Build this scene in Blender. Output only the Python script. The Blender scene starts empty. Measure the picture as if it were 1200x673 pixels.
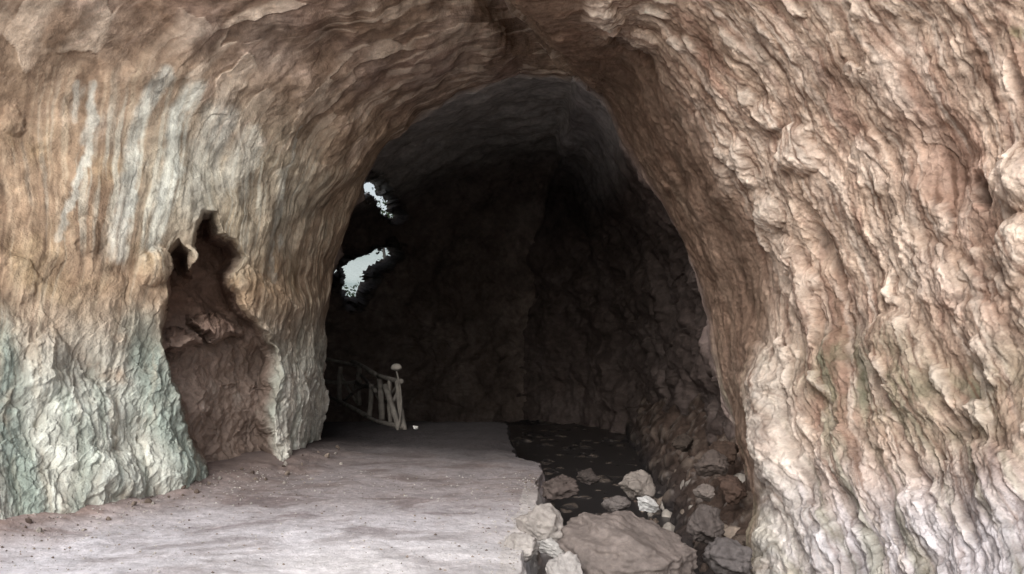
import bpy, bmesh, math, random
import numpy as np
from mathutils import Vector, Matrix, Euler

rng = np.random.default_rng(7)
random.seed(7)
C = bpy.context.scene.collection
F32 = np.float32

# ------------------------------------------------------------------ noise
_perm = np.random.default_rng(11).permutation(256).astype(np.int32)
_perm = np.concatenate([_perm, _perm, _perm])
_g = np.random.default_rng(5).normal(size=(256, 3)).astype(F32)
_g /= np.linalg.norm(_g, axis=1)[:, None]

def perlin(x, y, z):
    x = np.asarray(x, F32); y = np.asarray(y, F32); z = np.asarray(z, F32)
    x, y, z = np.broadcast_arrays(x, y, z)
    xi = np.floor(x); yi = np.floor(y); zi = np.floor(z)
    fx = x - xi; fy = y - yi; fz = z - zi
    X = xi.astype(np.int32) & 255; Y = yi.astype(np.int32) & 255; Z = zi.astype(np.int32) & 255
    u = fx*fx*fx*(fx*(fx*6-15)+10); v = fy*fy*fy*(fy*(fy*6-15)+10); w = fz*fz*fz*(fz*(fz*6-15)+10)
    def g(i, j, k):
        h = _perm[_perm[_perm[X+i]+Y+j]+Z+k]
        q = _g[h]
        return q[..., 0]*(fx-i)+q[..., 1]*(fy-j)+q[..., 2]*(fz-k)
    a = g(0,0,0); b = g(1,0,0); c = g(0,1,0); d = g(1,1,0)
    e = g(0,0,1); f = g(1,0,1); h = g(0,1,1); i = g(1,1,1)
    p = a+(b-a)*u; q = c+(d-c)*u; r = e+(f-e)*u; s = h+(i-h)*u
    p = p+(q-p)*v; r = r+(s-r)*v
    return (p+(r-p)*w)*1.5

def fbm(x, y, z, oct=4, gain=.5, lac=2.03):
    t = 0; a = 1; f = 1; n = 0
    for k in range(oct):
        t = t + a*perlin(x*f+17.3*k, y*f-9.1*k, z*f+4.7*k); n += a; a *= gain; f *= lac
    return t/n

def ridged(x, y, z, oct=4, gain=.5):
    t = 0; a = 1; f = 1; n = 0
    for k in range(oct):
        t = t + a*(1-np.abs(perlin(x*f+7.3*k, y*f+3.1*k, z*f-5.7*k))*1.6); n += a; a *= gain; f *= 2.07
    return t/n

def worley2(x, y, seed=0):
    """F1, F2 and a random id per cell"""
    x = np.asarray(x, F32); y = np.asarray(y, F32)
    xi = np.floor(x).astype(np.int32); yi = np.floor(y).astype(np.int32)
    f1 = np.full(x.shape, 9., F32); f2 = f1.copy(); idd = np.zeros(x.shape, F32)
    for i in (-1, 0, 1):
        for j in (-1, 0, 1):
            h = _perm[_perm[((xi+i) & 255)]+((yi+j+seed*31) & 255)]
            px = xi+i+_perm[h+13]/255.; py = yi+j+_perm[h+101]/255.
            d = np.sqrt((px-x)**2+(py-y)**2).astype(F32)
            m = d < f1
            f2 = np.where(m, f1, np.minimum(f2, d)); idd = np.where(m, h/255., idd); f1 = np.where(m, d, f1)
    return f1, f2, idd.astype(F32)

def scallop(x, y, seed=0, lean=1.0):
    """hanging scales: each cell swells towards +x (down the wall) and breaks off under its lower end"""
    x = np.asarray(x, F32); y = np.asarray(y, F32)
    xi = np.floor(x).astype(np.int32); yi = np.floor(y).astype(np.int32)
    best = np.zeros(x.shape, F32)
    for i in (-1, 0, 1):
        for j in (-1, 0, 1):
            h = _perm[_perm[((xi+i) & 255)]+((yi+j+seed*31) & 255)]
            dx = x-(xi+i+_perm[h+13]/255.); dy = y-(yi+j+_perm[h+101]/255.)
            r = .45+.55*_perm[h+57]/255.
            # teardrop: long tail upwards (-x), blunt below
            e = np.where(dx > 0, dx/.32, dx/.95)**2+(dy/(.62*(.55+.45*np.clip(1+dx, 0, 1.2))))**2
            v = np.clip(1-e/(r*r), 0, 1)*(.25+.75*_perm[h+31]/255.)*(1+lean*dx)
            best = np.maximum(best, v.astype(F32))
    return best

def facets(x, y, seed=0, tilt=1.0):
    """broken faces: every cell is its own tilted plane with sharp steps between; also returns the distance to the cracks"""
    x = np.asarray(x, F32); y = np.asarray(y, F32)
    xi = np.floor(x).astype(np.int32); yi = np.floor(y).astype(np.int32)
    f1 = np.full(x.shape, 9., F32); f2 = f1.copy(); v = np.zeros(x.shape, F32)
    for i in (-1, 0, 1):
        for j in (-1, 0, 1):
            h = _perm[_perm[((xi+i) & 255)]+((yi+j+seed*31) & 255)]
            dx = x-(xi+i+_perm[h+13]/255.); dy = y-(yi+j+_perm[h+101]/255.)
            d = np.sqrt(dx*dx+dy*dy).astype(F32); m = d < f1
            val = (_perm[h+57]/255.-.5)+tilt*((_perm[h+31]/255.-.35)*dx+1.6*(_perm[h+77]/255.-.5)*dy)
            f2 = np.where(m, f1, np.minimum(f2, d)); v = np.where(m, val, v).astype(F32); f1 = np.where(m, d, f1)
    return v, f2-f1

def ss(a, b, x):
    t = np.clip((x-a)/(b-a), 0, 1)
    return t*t*(3-2*t)

# ------------------------------------------------------------------ camera
CAM_H = 1.6
FPX = 1000.0                       # focal length for a 1200 px wide picture
PITCH = math.atan(48.5/FPX)
def ray_point(px, py, d):
    """world point seen at design pixel (px, py) at forward distance d"""
    px = np.asarray(px, float); py = np.asarray(py, float); d = np.asarray(d, float)
    r = (px-600)/FPX; u = (336.5-py)/FPX
    y = math.cos(PITCH)-u*math.sin(PITCH); z = math.sin(PITCH)+u*math.cos(PITCH)
    return np.stack([r/y*d, d, CAM_H+z/y*d], -1)
def project(P):
    y = P[..., 1]; z = P[..., 2]-CAM_H
    f = y*math.cos(PITCH)+z*math.sin(PITCH); u = -y*math.sin(PITCH)+z*math.cos(PITCH)
    f = np.where(np.abs(f) < 1e-3, 1e-3, f)
    return 600+P[..., 0]/f*FPX, 336.5-u/f*FPX

cam_data = bpy.data.cameras.new('camera')
cam_data.sensor_width = 36; cam_data.lens = 36*FPX/1200; cam_data.clip_end = 2000; cam_data.clip_start = .05
cam = bpy.data.objects.new('camera', cam_data); C.objects.link(cam)
cam.location = (0, 0, CAM_H); cam.rotation_euler = (math.pi/2+PITCH, 0, 0)
bpy.context.scene.camera = cam

# ------------------------------------------------------------------ helpers
def lin(r, g, b):
    f = lambda c: (c/255/12.92 if c <= 10 else ((c/255+.055)/1.055)**2.4)
    return np.array([f(r), f(g), f(b)], F32)

def mesh_np(name, V, Q, col=None, smooth=True):
    """a mesh from an (n,3) array and an (m,4) or (m,3) index array"""
    me = bpy.data.meshes.new(name)
    V = np.ascontiguousarray(V, F32); Q = np.ascontiguousarray(Q, np.int32)
    k = Q.shape[1]
    me.vertices.add(len(V)); me.vertices.foreach_set('co', V.ravel())
    me.loops.add(Q.size); me.loops.foreach_set('vertex_index', Q.ravel())
    me.polygons.add(len(Q)); me.polygons.foreach_set('loop_start', np.arange(0, Q.size, k, dtype=np.int32))
    me.polygons.foreach_set('loop_total', np.full(len(Q), k, np.int32))
    me.update(calc_edges=True)
    me.polygons.foreach_set('use_smooth', np.full(len(Q), smooth))
    if col is not None:
        at = me.attributes.new('tint', 'FLOAT_COLOR', 'POINT')
        c4 = np.ones((len(V), 4), F32); c4[:, :3] = col
        at.data.foreach_set('color', c4.ravel())
    me.validate()
    return me

def link(name, me, mat, parent=None):
    o = bpy.data.objects.new(name, me); C.objects.link(o)
    if mat: me.materials.append(mat)
    if parent: o.parent = parent
    return o

def grid_faces(n, m):
    i = np.arange(n-1)[:, None]; j = np.arange(m-1)[None, :]
    a = i*m+j
    return np.stack([a, a+1, a+m+1, a+m], -1).reshape(-1, 4)

def grid_piece(name, P, N, col, mask_faces, mat, kind='structure'):
    """cut the faces chosen by mask_faces (bool (n-1)*(m-1)) out of a grid, keeping the full grid's normals"""
    n, m = P.shape[:2]
    Q = grid_faces(n, m)[mask_faces.ravel()]
    if N is not None:                                  # wind the faces the way the normals point
        pt = P.reshape(-1, 3); a, b, c = pt[Q[:, 0]], pt[Q[:, 1]], pt[Q[:, 2]]
        if np.einsum('ij,ij->i', np.cross(b-a, c-a), N.reshape(-1, 3)[Q[:, 0]]).mean() < 0: Q = Q[:, ::-1]
    used = np.unique(Q); re = np.full(n*m, -1, np.int32); re[used] = np.arange(len(used))
    me = mesh_np(name, P.reshape(-1, 3)[used], re[Q], col.reshape(-1, 3)[used])
    if N is not None:
        me.normals_split_custom_set_from_vertices(np.ascontiguousarray(N.reshape(-1, 3)[used]))
    o = link(name, me, mat)
    o['kind'] = kind
    return o

def grid_normals(P):
    du = np.gradient(P, axis=0); dv = np.gradient(P, axis=1)
    N = np.cross(du, dv); N /= np.linalg.norm(N, axis=-1, keepdims=True)+1e-9
    return N

def box_blur(A, r, axis):
    if r < 1: return A
    A = np.moveaxis(A, axis, 0)
    Pd = np.concatenate([np.repeat(A[:1], r, 0), A, np.repeat(A[-1:], r, 0)], 0)
    cs = np.cumsum(np.concatenate([np.zeros_like(Pd[:1], dtype=np.float64), Pd], 0), 0)
    return np.moveaxis((cs[2*r+1:]-cs[:-2*r-1])/(2*r+1), 0, axis)

def pchip(xk, yk, x):
    """monotone cubic through keys along axis 0"""
    xk = np.asarray(xk, float); yk = np.asarray(yk, float)
    h = np.diff(xk); dl = np.diff(yk, axis=0)/h.reshape(-1, *([1]*(yk.ndim-1)))
    m = np.zeros_like(yk); m[0] = dl[0]; m[-1] = dl[-1]
    a, b = dl[:-1], dl[1:]
    w1 = (2*h[1:]+h[:-1]).reshape(-1, *([1]*(yk.ndim-1))); w2 = (h[1:]+2*h[:-1]).reshape(-1, *([1]*(yk.ndim-1)))
    with np.errstate(divide='ignore', invalid='ignore'):
        hm = (w1+w2)/(w1/a+w2/b)
    m[1:-1] = np.where(a*b > 0, hm, 0)
    m[1:-1] = .75*m[1:-1]+.25*(a+b)/2
    i = np.clip(np.searchsorted(xk, x)-1, 0, len(h)-1)
    hh = h[i].reshape(-1, *([1]*(yk.ndim-1))); t = ((x-xk[i])/h[i]).reshape(-1, *([1]*(yk.ndim-1)))
    return (yk[i]*(2*t**3-3*t**2+1)+m[i]*hh*(t**3-2*t**2+t)+yk[i+1]*(-2*t**3+3*t**2)+m[i+1]*hh*(t**3-t**2))

def seg_dist(px, py, pts):
    d = np.full(px.shape, 1e9); tt = np.zeros(px.shape); n = len(pts)-1
    for k in range(n):
        (ax, ay), (bx, by) = pts[k][:2], pts[k+1][:2]
        L = (bx-ax)**2+(by-ay)**2
        t = np.clip(((px-ax)*(bx-ax)+(py-ay)*(by-ay))/L, 0, 1)
        q = np.hypot(px-ax-t*(bx-ax), py-ay-t*(by-ay))
        m = q < d; d = np.where(m, q, d); tt = np.where(m, (k+t)/n, tt)
    return d, tt

def poly_sd(px, py, pts):
    """signed distance to a polygon, positive inside"""
    pts = list(pts); d, _ = seg_dist(px, py, pts+[pts[0]])
    ins = np.zeros(px.shape, bool); n = len(pts)
    for k in range(n):
        x1, y1 = pts[k]; x2, y2 = pts[(k+1) % n]
        if y1 == y2: continue
        c = ((y1 > py) != (y2 > py)) & (px < (x2-x1)*(py-y1)/(y2-y1)+x1)
        ins ^= c
    return np.where(ins, d, -d)

# ------------------------------------------------------------------ materials
def new_mat(name):
    m = bpy.data.materials.new(name); m.use_nodes = True
    nt = m.node_tree; nt.nodes.clear()
    out = nt.nodes.new('ShaderNodeOutputMaterial'); b = nt.nodes.new('ShaderNodeBsdfPrincipled')
    nt.links.new(b.outputs[0], out.inputs[0])
    return m, nt, b

def nd(nt, typ, **kw):
    n = nt.nodes.new(typ)
    for k, v in kw.items():
        if k.startswith('i_'): n.inputs[k[2:].replace('_', ' ')].default_value = v
        else: setattr(n, k, v)
    return n

def ramp(nt, src, stops):
    r = nt.nodes.new('ShaderNodeValToRGB'); e = r.color_ramp.elements
    while len(e) < len(stops): e.new(.5)
    for k, (p, c) in enumerate(stops):
        e[k].position = p; e[k].color = (c, c, c, 1) if not hasattr(c, '__len__') else (*c, 1)
    nt.links.new(src, r.inputs[0]); return r

def mixrgb(nt, a, b, fac, blend='MIX'):
    m = nt.nodes.new('ShaderNodeMix'); m.data_type = 'RGBA'; m.blend_type = blend
    for sock, v in ((m.inputs[0], fac), (m.inputs[6], a), (m.inputs[7], b)):
        if hasattr(v, 'is_linked') or hasattr(v, 'links'): nt.links.new(v, sock)
        elif hasattr(v, '__len__'): sock.default_value = (*v, 1)
        else: sock.default_value = v
    return m.outputs[2]

def rock_mat(name, base=None, rough=.9, var=.35, bump=.5, scale=1., spec=.25, wet=0):
    """rock: tint from the mesh (or one base colour), mottled, with fine relief"""
    m, nt, b = new_mat(name)
    tc = nd(nt, 'ShaderNodeTexCoord')
    if base is None:
        a = nd(nt, 'ShaderNodeAttribute', attribute_name='tint'); colr = a.outputs['Color']
    else:
        rgb = nd(nt, 'ShaderNodeRGB'); rgb.outputs[0].default_value = (*[float(x) for x in base], 1); colr = rgb.outputs[0]
    def noise(s, d=4, r=.6, dist=.0):
        n = nd(nt, 'ShaderNodeTexNoise'); n.inputs['Scale'].default_value = s*scale; n.inputs['Detail'].default_value = d
        n.inputs['Roughness'].default_value = r; n.inputs['Distortion'].default_value = dist
        nt.links.new(tc.outputs['Object'], n.inputs['Vector']); return n.outputs['Fac']
    n1 = noise(3.1, 5, .62, .4); n2 = noise(14, 5, .65, .2); n3 = noise(60, 3, .6)
    k1 = ramp(nt, n1, [(.28, 1-var), (.72, 1+var*.8)])
    k2 = ramp(nt, n2, [(.3, 1-var*.8), (.7, 1+var*.55)])
    c = mixrgb(nt, colr, k1.outputs[0], 1., 'MULTIPLY')
    c = mixrgb(nt, c, k2.outputs[0], 1., 'MULTIPLY')
    # pale lime specks
    vo = nd(nt, 'ShaderNodeTexVoronoi'); vo.inputs['Scale'].default_value = 17*scale; vo.inputs['Randomness'].default_value = 1
    nt.links.new(tc.outputs['Object'], vo.inputs['Vector'])
    n4 = noise(5.3, 3, .5)
    sp = nd(nt, 'ShaderNodeMath', operation='MULTIPLY_ADD'); nt.links.new(vo.outputs['Distance'], sp.inputs[0]); sp.inputs[1].default_value = -.9
    nt.links.new(n4, sp.inputs[2])
    spr = ramp(nt, sp.outputs[0], [(.30, 0.), (.5, .34)])
    pale = mixrgb(nt, c, (1.45, 1.42, 1.38), 1., 'MULTIPLY')
    c = mixrgb(nt, c, pale, spr.outputs[0])
    nt.links.new(c, b.inputs['Base Color'])
    rr = ramp(nt, n2, [(.3, max(0, rough-.12)), (.7, min(1, rough+.08))]); nt.links.new(rr.outputs[0], b.inputs['Roughness'])
    b.inputs['Specular IOR Level'].default_value = spec
    h = nd(nt, 'ShaderNodeMath', operation='MULTIPLY_ADD'); nt.links.new(n3, h.inputs[0]); h.inputs[1].default_value = .6; nt.links.new(n2, h.inputs[2])
    bp = nd(nt, 'ShaderNodeBump'); bp.inputs['Strength'].default_value = bump; bp.inputs['Distance'].default_value = .035/scale
    nt.links.new(h.outputs[0], bp.inputs['Height']); nt.links.new(bp.outputs[0], b.inputs['Normal'])
    return m

M_ROCK = rock_mat('limestone', bump=.5, var=.30, spec=.10)
M_CHAMBER = rock_mat('chamber_limestone', bump=.35, scale=.6, spec=.1)  # tinted from the mesh, broader mottling than the walls
M_PATH = rock_mat('dusty_trodden_floor', var=.22, bump=.45, rough=.95, spec=.15)
M_BED = rock_mat('damp_gravel_bed', var=.4, bump=.8, rough=.75, spec=.3)

# ------------------------------------------------------------------ the cave: one sheet round the arch, cut into wall / ceiling pieces
# rows run round the arch from the left foot over the top to the right foot; columns run from the throat rim outwards to the mouth
KEYS = [
 # phi   rim                edge               c3                 c4                 c5                c6
 (0.0, [(373,540,12.2), (345,568,10.4), (238,594,8.8), (120,624,7.6), (-20,656,6.7), (-260,730,5.4)]),
 (1.3, [(376,420,12.3), (340,420,10.8), (252,420,9.2), (132,432,8.1), (-20,445,7.1), (-310,455,5.8)]),
 (2.4, [(390,305,12.2), (346,310,11.0), (272,302,9.6), (142,290,8.6), (-20,280,7.7), (-330,265,6.3)]),
 (3.5, [(436,192,12.0), (385,200,11.0), (296,186,9.9), (165,158,9.0), (-20,120,8.2), (-330,30,6.8)]),
 (4.6, [(520,118,12.0), (470,104,11.0), (372,72,9.9), (240,18,9.0), (60,-50,8.1), (-220,-260,6.6)]),
 (5.6, [(612,88,12.1), (578,62,11.1), (520,14,10.0), (430,-60,9.0), (320,-180,8.0), (160,-450,6.4)]),
 (6.05,[(672,86,12.1), (636,46,11.6), (592,0,11.0), (520,-85,9.8), (440,-200,8.4), (330,-480,6.4)]),
 (6.22, [(682,88,11.1), (650,46,9.6), (604,0,8.7), (542,-90,7.8), (490,-220,7.0), (410,-500,5.7)]),
 (6.9, [(708,112,11.5), (735,36,9.3), (770,-30,8.4), (810,-130,7.5), (830,-260,6.6), (820,-520,5.3)]),
 (7.8, [(752,192,11.3), (822,146,8.9), (900,86,7.9), (1000,10,7.0), (1120,-80,6.1), (1350,-320,4.9)]),
 (8.8, [(802,288,10.9), (884,252,8.6), (972,222,7.6), (1080,180,6.7), (1222,130,5.8), (1540,0,4.5)]),
 (9.8, [(838,385,10.4), (908,352,8.5), (995,340,7.5), (1096,312,6.5), (1230,282,5.6), (1640,210,4.2)]),
 (10.7,[(856,480,9.9), (884,455,8.6), (980,450,7.4), (1090,440,6.3), (1240,425,5.4), (1700,410,4.1)]),
 (11.6,[(884,585,9.0), (898,575,8.1), (985,572,6.9), (1096,572,5.9), (1240,575,5.1), (1700,600,4.0)]),
 (12.7,[(866,705,8.3), (890,722,7.5), (985,745,6.4), (1100,770,5.5), (1250,805,4.8), (1750,880,3.8)]),
]
phis = np.array([k[0] for k in KEYS])
CT = np.array([[ray_point(*p) for p in k[1]] for k in KEYS])          # (15, 6, 3)
UVk = np.array([[p[:2] for p in k[1]] for k in KEYS], float)
# carry both feet below the ground
foot0 = CT[:1].copy(); foot0[..., 2] -= 1.2; foot1 = CT[-1:].copy(); foot1[..., 2] -= 1.2
CT = np.concatenate([foot0, CT, foot1], 0)
UVk = np.concatenate([UVk[:1]+[0, 120], UVk, UVk[-1:]+[0, 160]], 0)
phis = np.concatenate([[-1.0], phis, [13.7]])
cx, cz = .35, .6
def radial(P): 
    d = P-np.array([cx, 0, cz]); d[..., 1] = 0
    return d
R = CT[:, 0]
rd = radial(R)
def chamber_pt(k, yadd, ytot=None, kl=None, kt=None):
    P = R.copy(); s = np.full(len(R), k)
    if kl is not None: s = np.where(rd[:, 0] < 0, k+(kl-k)*np.clip(-rd[:, 0]/3.1, 0, 1), s)
    P[:, 0] = cx+rd[:, 0]*s
    P[:, 2] = cz+rd[:, 2]*(s if kt is None else kt)
    P[:, 1] = R[:, 1]+yadd if ytot is None else ytot
    return P
ch = [chamber_pt(-.12, 0, 23.5, kt=.1), chamber_pt(.45, 0, 22.6, .55, kt=.5), chamber_pt(.85, 0, 21.6, 1.0, kt=.92), chamber_pt(1.2, 0, 20.0, 1.75, kt=1.1),
      chamber_pt(1.28, 0, 17.0, 1.7, kt=1.14), chamber_pt(1.14, 1.4, None, 1.3, kt=1.07), chamber_pt(1.035, .45, None, 1.06, kt=1.02)]
for k_, c_ in enumerate(ch[:5]):
    o_ = (.6, .5, .3, .1, 0)[k_]; c_[0] = (cx+o_, c_[1, 1], -3.0); c_[-1] = (cx-o_, c_[-2, 1], -3.0)
# outside the frame: mouth edge and cliff
c6 = CT[:, 5]; r6 = radial(c6)
mouth = np.array([cx, 0, cz])+r6*1.7; mouth[:, 1] = np.minimum(c6[:, 1]-.6, 4.4)
cliff = np.array([cx, 0, cz])+r6*6; cliff[:, 1] = 3.2
cols = np.stack(ch+[CT[:, k] for k in range(6)]+[mouth, cliff], 1)      # (17, 15, 3)
tk = np.array([-7, -6, -5, -4, -3, -1.6, -.55, 0, 1, 2, 3, 4, 5.4, 6.6, 8.])
UVc = np.concatenate([np.repeat(UVk[:, :1], 7, 1), UVk, UVk[:, 5:]*1.5, UVk[:, 5:]*3], 1)
DAT = np.concatenate([cols, UVc], -1)                                   # x y z u v

NPHI = 1640
ph = np.concatenate([np.linspace(-1, 13.7, NPHI)])
tt = np.concatenate([np.linspace(-7, -.55, 250, endpoint=False), np.linspace(-.55, 0, 36, endpoint=False), np.linspace(0, 4.15, 620, endpoint=False), np.linspace(4.15, 8, 70)])
A = pchip(phis, DAT, ph)                                                # (NPHI, 15, 5)
G = np.moveaxis(pchip(tk, np.moveaxis(A, 1, 0), tt), 0, 1)              # (NPHI, NT, 5)
for _ in range(2):
    G = box_blur(box_blur(G, 5, 0), 7, 1)
P = G[..., :3].astype(F32); U = G[..., 3].astype(F32); V = G[..., 4].astype(F32)
n, m = P.shape[:2]
T2 = np.broadcast_to(tt[None, :], (n, m)).astype(F32); PH2 = np.broadcast_to(ph[:, None], (n, m)).astype(F32)
N = grid_normals(P)
# point normals into the void
vis = (T2 > 0) & (T2 < 4)
ctr = np.array([cx, 6., 1.5], F32)
if (np.einsum('ijk,ijk->ij', N, ctr-P)[vis].mean()) < 0: N = -N; FLIP = True
else: FLIP = False
# metric coordinates along (S) and across (T) the arch
dS = np.linalg.norm(np.diff(P, axis=0), axis=-1); dT = np.linalg.norm(np.diff(P, axis=1), axis=-1)
colr = slice(286, 900)
S = np.concatenate([[0], np.cumsum(dS[:, colr].mean(1))]).astype(F32)[:, None]*np.ones((1, m), F32)
Tm = np.concatenate([[0], np.cumsum(dT.mean(0))]).astype(F32)[None, :]*np.ones((n, 1), F32)
x, y, z = P[..., 0], P[..., 1], P[..., 2]

right = ss(6.10, 6.26, PH2)                       # the right-hand rock mass
ceil_ = ss(3.1, 4.4, PH2)*(1-ss(6.08, 6.22, PH2))
left = (1-ss(3.0, 4.6, PH2))
inner = ss(-.35, -.9, T2)                        # dark chamber
face = ss(.72, 1.12, T2)*ss(6.4, 6.8, PH2)                         # outside the right wall's edge
out_ = ss(4.2, 5.2, T2)
lowleft = ss(330, 470, V)*left
lowright = ss(430, 640, V)*right

# --- relief
w1 = fbm(x*.8, y*.8, z*.8, 3); w2 = fbm(x*.8+31, y*.8, z*.8, 3)
Sr = S-np.interp(7.0, ph, S[:, 0])
S9 = float(np.interp(9.3, ph, S[:, 0])-np.interp(7.0, ph, S[:, 0]))
shear = (.06*np.clip(Sr, 0, 12)+.36*np.clip(Sr-S9, 0, 12))*right*ss(.3, 1.6, T2)
Tm = Tm-shear
Sw = S+.35*w1; Tw = Tm+.22*w2
big = fbm(x*.55+3, y*.55, z*.55, 3)
mid = fbm(x*1.7, y*1.7+9, z*1.7, 3)
fine = fbm(x*7, y*7, z*7+3, 3)
flute = ridged(Sw*.42, Tw*2.3, z*.15, 4)-.62               # long ribs following the arch
flute2 = fbm(Sw*1.1+5, Tw*7.5, z*.3, 3)
f1, f2, idA = worley2(Sw*1.55+w2*.3, Tw*3.3+w1*.4, 1)       # hanging lobes
lobe = (1-np.clip(f1, 0, 1)**2)*(.35+.65*idA)
g1, g2, idB = worley2(Sw*4.6+fine*.25, Tw*7.0+fine*.25, 2)  # knobs
knob = (1-np.clip(g1, 0, 1)**2)*(.3+.7*idB)
slab = np.clip(f2-f1, 0, .35)/.35
h = .20*big+.07*mid
kr = right*(.5+.5*face)
fa = ridged(Sw*.9+4, Tw*4.2, w1*.4, 4)-.62; fb = ridged(Sw*2.6, Tw*8.5+3, w2*.5, 4)-.62; fd = ridged(x*9+w1, y*9, z*9, 3)-.62
k1_, k2_, idC = worley2(Sw*7.5+fine*.5, Tw*15+fine*.5, 3); chip = (1-np.clip(k1_, 0, 1))*(idC)
patch = ss(-.25, .35, fbm(x*.9+70, y*.9, z*.9, 3))
mw1 = fbm(x*2.4+3, y*2.4, z*2.4, 3); mw2 = fbm(x*2.4, y*2.4+40, z*2.4, 3)
Sx = S+.35*w1+.16*mw1; Tx = Tm+.20*w2+.11*mw2
sc1 = scallop(Sx*.85, Tx*3.3, 1, .8); sc2 = scallop(Sx*1.9+7, Tx*7.0, 2, .8); sc3 = scallop(Sx*5, Tx*14, 3); rib = ridged(Sx*.55+9, Tx*5.2, mw1*.5, 4)-.62; patch2 = ss(-.3, .2, fbm(x*.7, y*.7+70, z*.7, 3))
fa = ridged(Sx*.9+4, Tx*3.6, mw1*.6, 4)-.62
fA, cA = facets(Sx*1.5, Tx*5.0, 11); fB, cB = facets(Sx*4.2+fine*.3, Tx*11+fine*.3, 12); fC, cC = facets(Sx*11+fine*.6, Tx*22+fine*.6, 13)
amp = .35+.85*ss(-.4, .45, fbm(x*.55+11, y*.55, z*.55, 3))
wk1 = fbm(x*6, y*6, z*6+3, 4, .6); wk2 = fbm(x*6+9, y*6, z*6, 4, .6)
p1, p2, pid = worley2(Sx*2.2+.35*wk1, Tx*5.0+.5*wk2, 31); q1_, q2_, qid = worley2(Sx*5+.4*wk1, Tx*11+.5*wk2, 32)
kn1 = np.clip(1-(p1/.42)**2, 0, 1)**.8*(.4+.6*pid)*(pid > .80)*ss(-.05, .25, fbm(x*1.2+20, y*1.2, z*1.2, 3)+.15)
kn2 = np.clip(1-(q1_/.45)**2, 0, 1)**.8*(qid > .72)*patch
grain = fbm(x*16, y*16, z*16, 3); grain2 = fbm(x*7+3, y*7, z*7, 4, .6)
h = h+kr*amp*(.065*flute+.008*fa+.010*rib+.030*sc1*patch+.006*sc2*patch2+(.030*fA+.014*fB)*(.2+.8*patch2)+.008*fC)+kr*(.070*kn1+.022*kn2+.042*grain2+.016*grain)
rim_ = 1-.65*ss(2.4, 3.6, PH2)
h = h+left*(1-lowleft*.4)*(.042*flute*rim_+.016*fa*rim_+.05*mid+.012*fA*patch+.005*fB*patch2+.012*grain2+.004*grain+.008*fbm(Sw*.8, Tw*18, z*.2, 2))
h = h+lowleft*(.03*(lobe-.5)+.03*(knob-.45)*patch2+.028*facets(Sx*2.6, Tx*4.2, 15)[0]+.016*fB+.010*fC+.025*fd)
h = h+lowright*(.05*flute+.018*fB+.02*fa+.02*kn2)
h = h+ceil_*(.008*flute+.006*fa+.08*mid+.020*fA*patch+.006*fB*patch2+.003*fC+.012*grain2+.004*grain)
h = h*(1-inner)+inner*(1-.6*ss(3.6, 4.4, z))*(.55*big+.28*mid+.05*fine+(1-ss(3.6, 4.4, z))*(.05*facets(z*1.6+big, x*.5+y*.5, 21)[0]+.025*facets(z*3.5+mid*.4, x*1.1+y*1.1, 22)[0]))
h = h*(1-.0*out_)
# skirt at the left foot, flowing out over the floor
sk = ss(500, 640, V)*left*ss(.9, 1.6, T2)
h = h+.16*sk

WU = 15*fbm(x*3.3, y*3.3, z*3.3+2, 5, .55); WV = 24*fbm(x*3.3+8, y*3.3, z*3.3+6, 5, .55)
def blob(u, v, ru, rv, ang=0, p=2.):
    a = math.radians(ang); du = U+WU-u; dv = V+WV-v
    e = (( du*math.cos(a)+dv*math.sin(a))/ru)**2+((-du*math.sin(a)+dv*math.cos(a))/rv)**2
    return np.clip(1-e, 0, 1)**(1.6/p)*(T2 > -.3)
rel = np.zeros_like(h)
# named lumps and hollows of the walls (surface coordinates): u, v, half sizes, tilt, height
KNOBS = [(930,178,22,34,-15,.20),(893,135,16,20,-20,.13),(900,252,18,24,10,.14),(938,345,17,58,-12,.18),(918,300,13,22,0,.12),
         (868,190,9,40,-20,.10),(1052,425,40,70,-25,.10),(1190,205,26,40,0,.16),(1186,290,22,45,0,.14),(985,545,22,70,-20,.10),
         (900,480,26,80,-14,.13),(925,560,24,70,-16,.10),(1090,320,26,40,-20,.09),(1150,400,30,60,-25,.08),(1015,190,22,40,-20,.08),
         (705,8,28,18,20,.12),(745,48,24,20,35,.10),(1040,100,30,50,-20,.07),(965,420,22,50,-12,.08),(1170,560,30,60,-30,.12),(1070,610,30,50,-30,.12),(960,630,22,40,-20,.1),
         (300,362,36,46,-20,.14),(183,312,22,26,0,.13),(222,305,13,22,-10,.12),(95,500,46,60,10,.12),(60,430,30,40,0,.08),(130,560,40,28,0,.10),
         (15,145,16,20,0,.08),(100,275,22,24,0,.06),(25,330,24,26,0,.06),(190,545,30,40,0,.1),(340,500,26,60,0,.06)]
for (u, v, ru, rv, a, hh) in KNOBS: rel += (.9 if u > 690 else .8)*hh*blob(u, v, ru, rv, a, 2.4)
HOLLOWS = [(1140,222,17,27,-15,.42),(1105,190,40,70,-10,.13),(1030,440,12,44,-20,.10),(950,270,12,60,-20,.14),(880,110,14,40,-25,.08),(990,590,8,40,-20,.06),
           (1120,500,8,60,-30,.06),(1060,540,7,50,-25,.06),(740,60,14,50,-35,.10),(1190,100,10,50,-10,.1),(975,330,9,50,-15,.1)]
for (u, v, ru, rv, a, hh) in HOLLOWS: rel -= hh*blob(u, v, ru, rv, a, 1.3)
h = h+rel
h = h*ss(-.02, .25, np.abs(T2-0)*1.+.12)

Pd = P+N*h[..., None]
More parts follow.
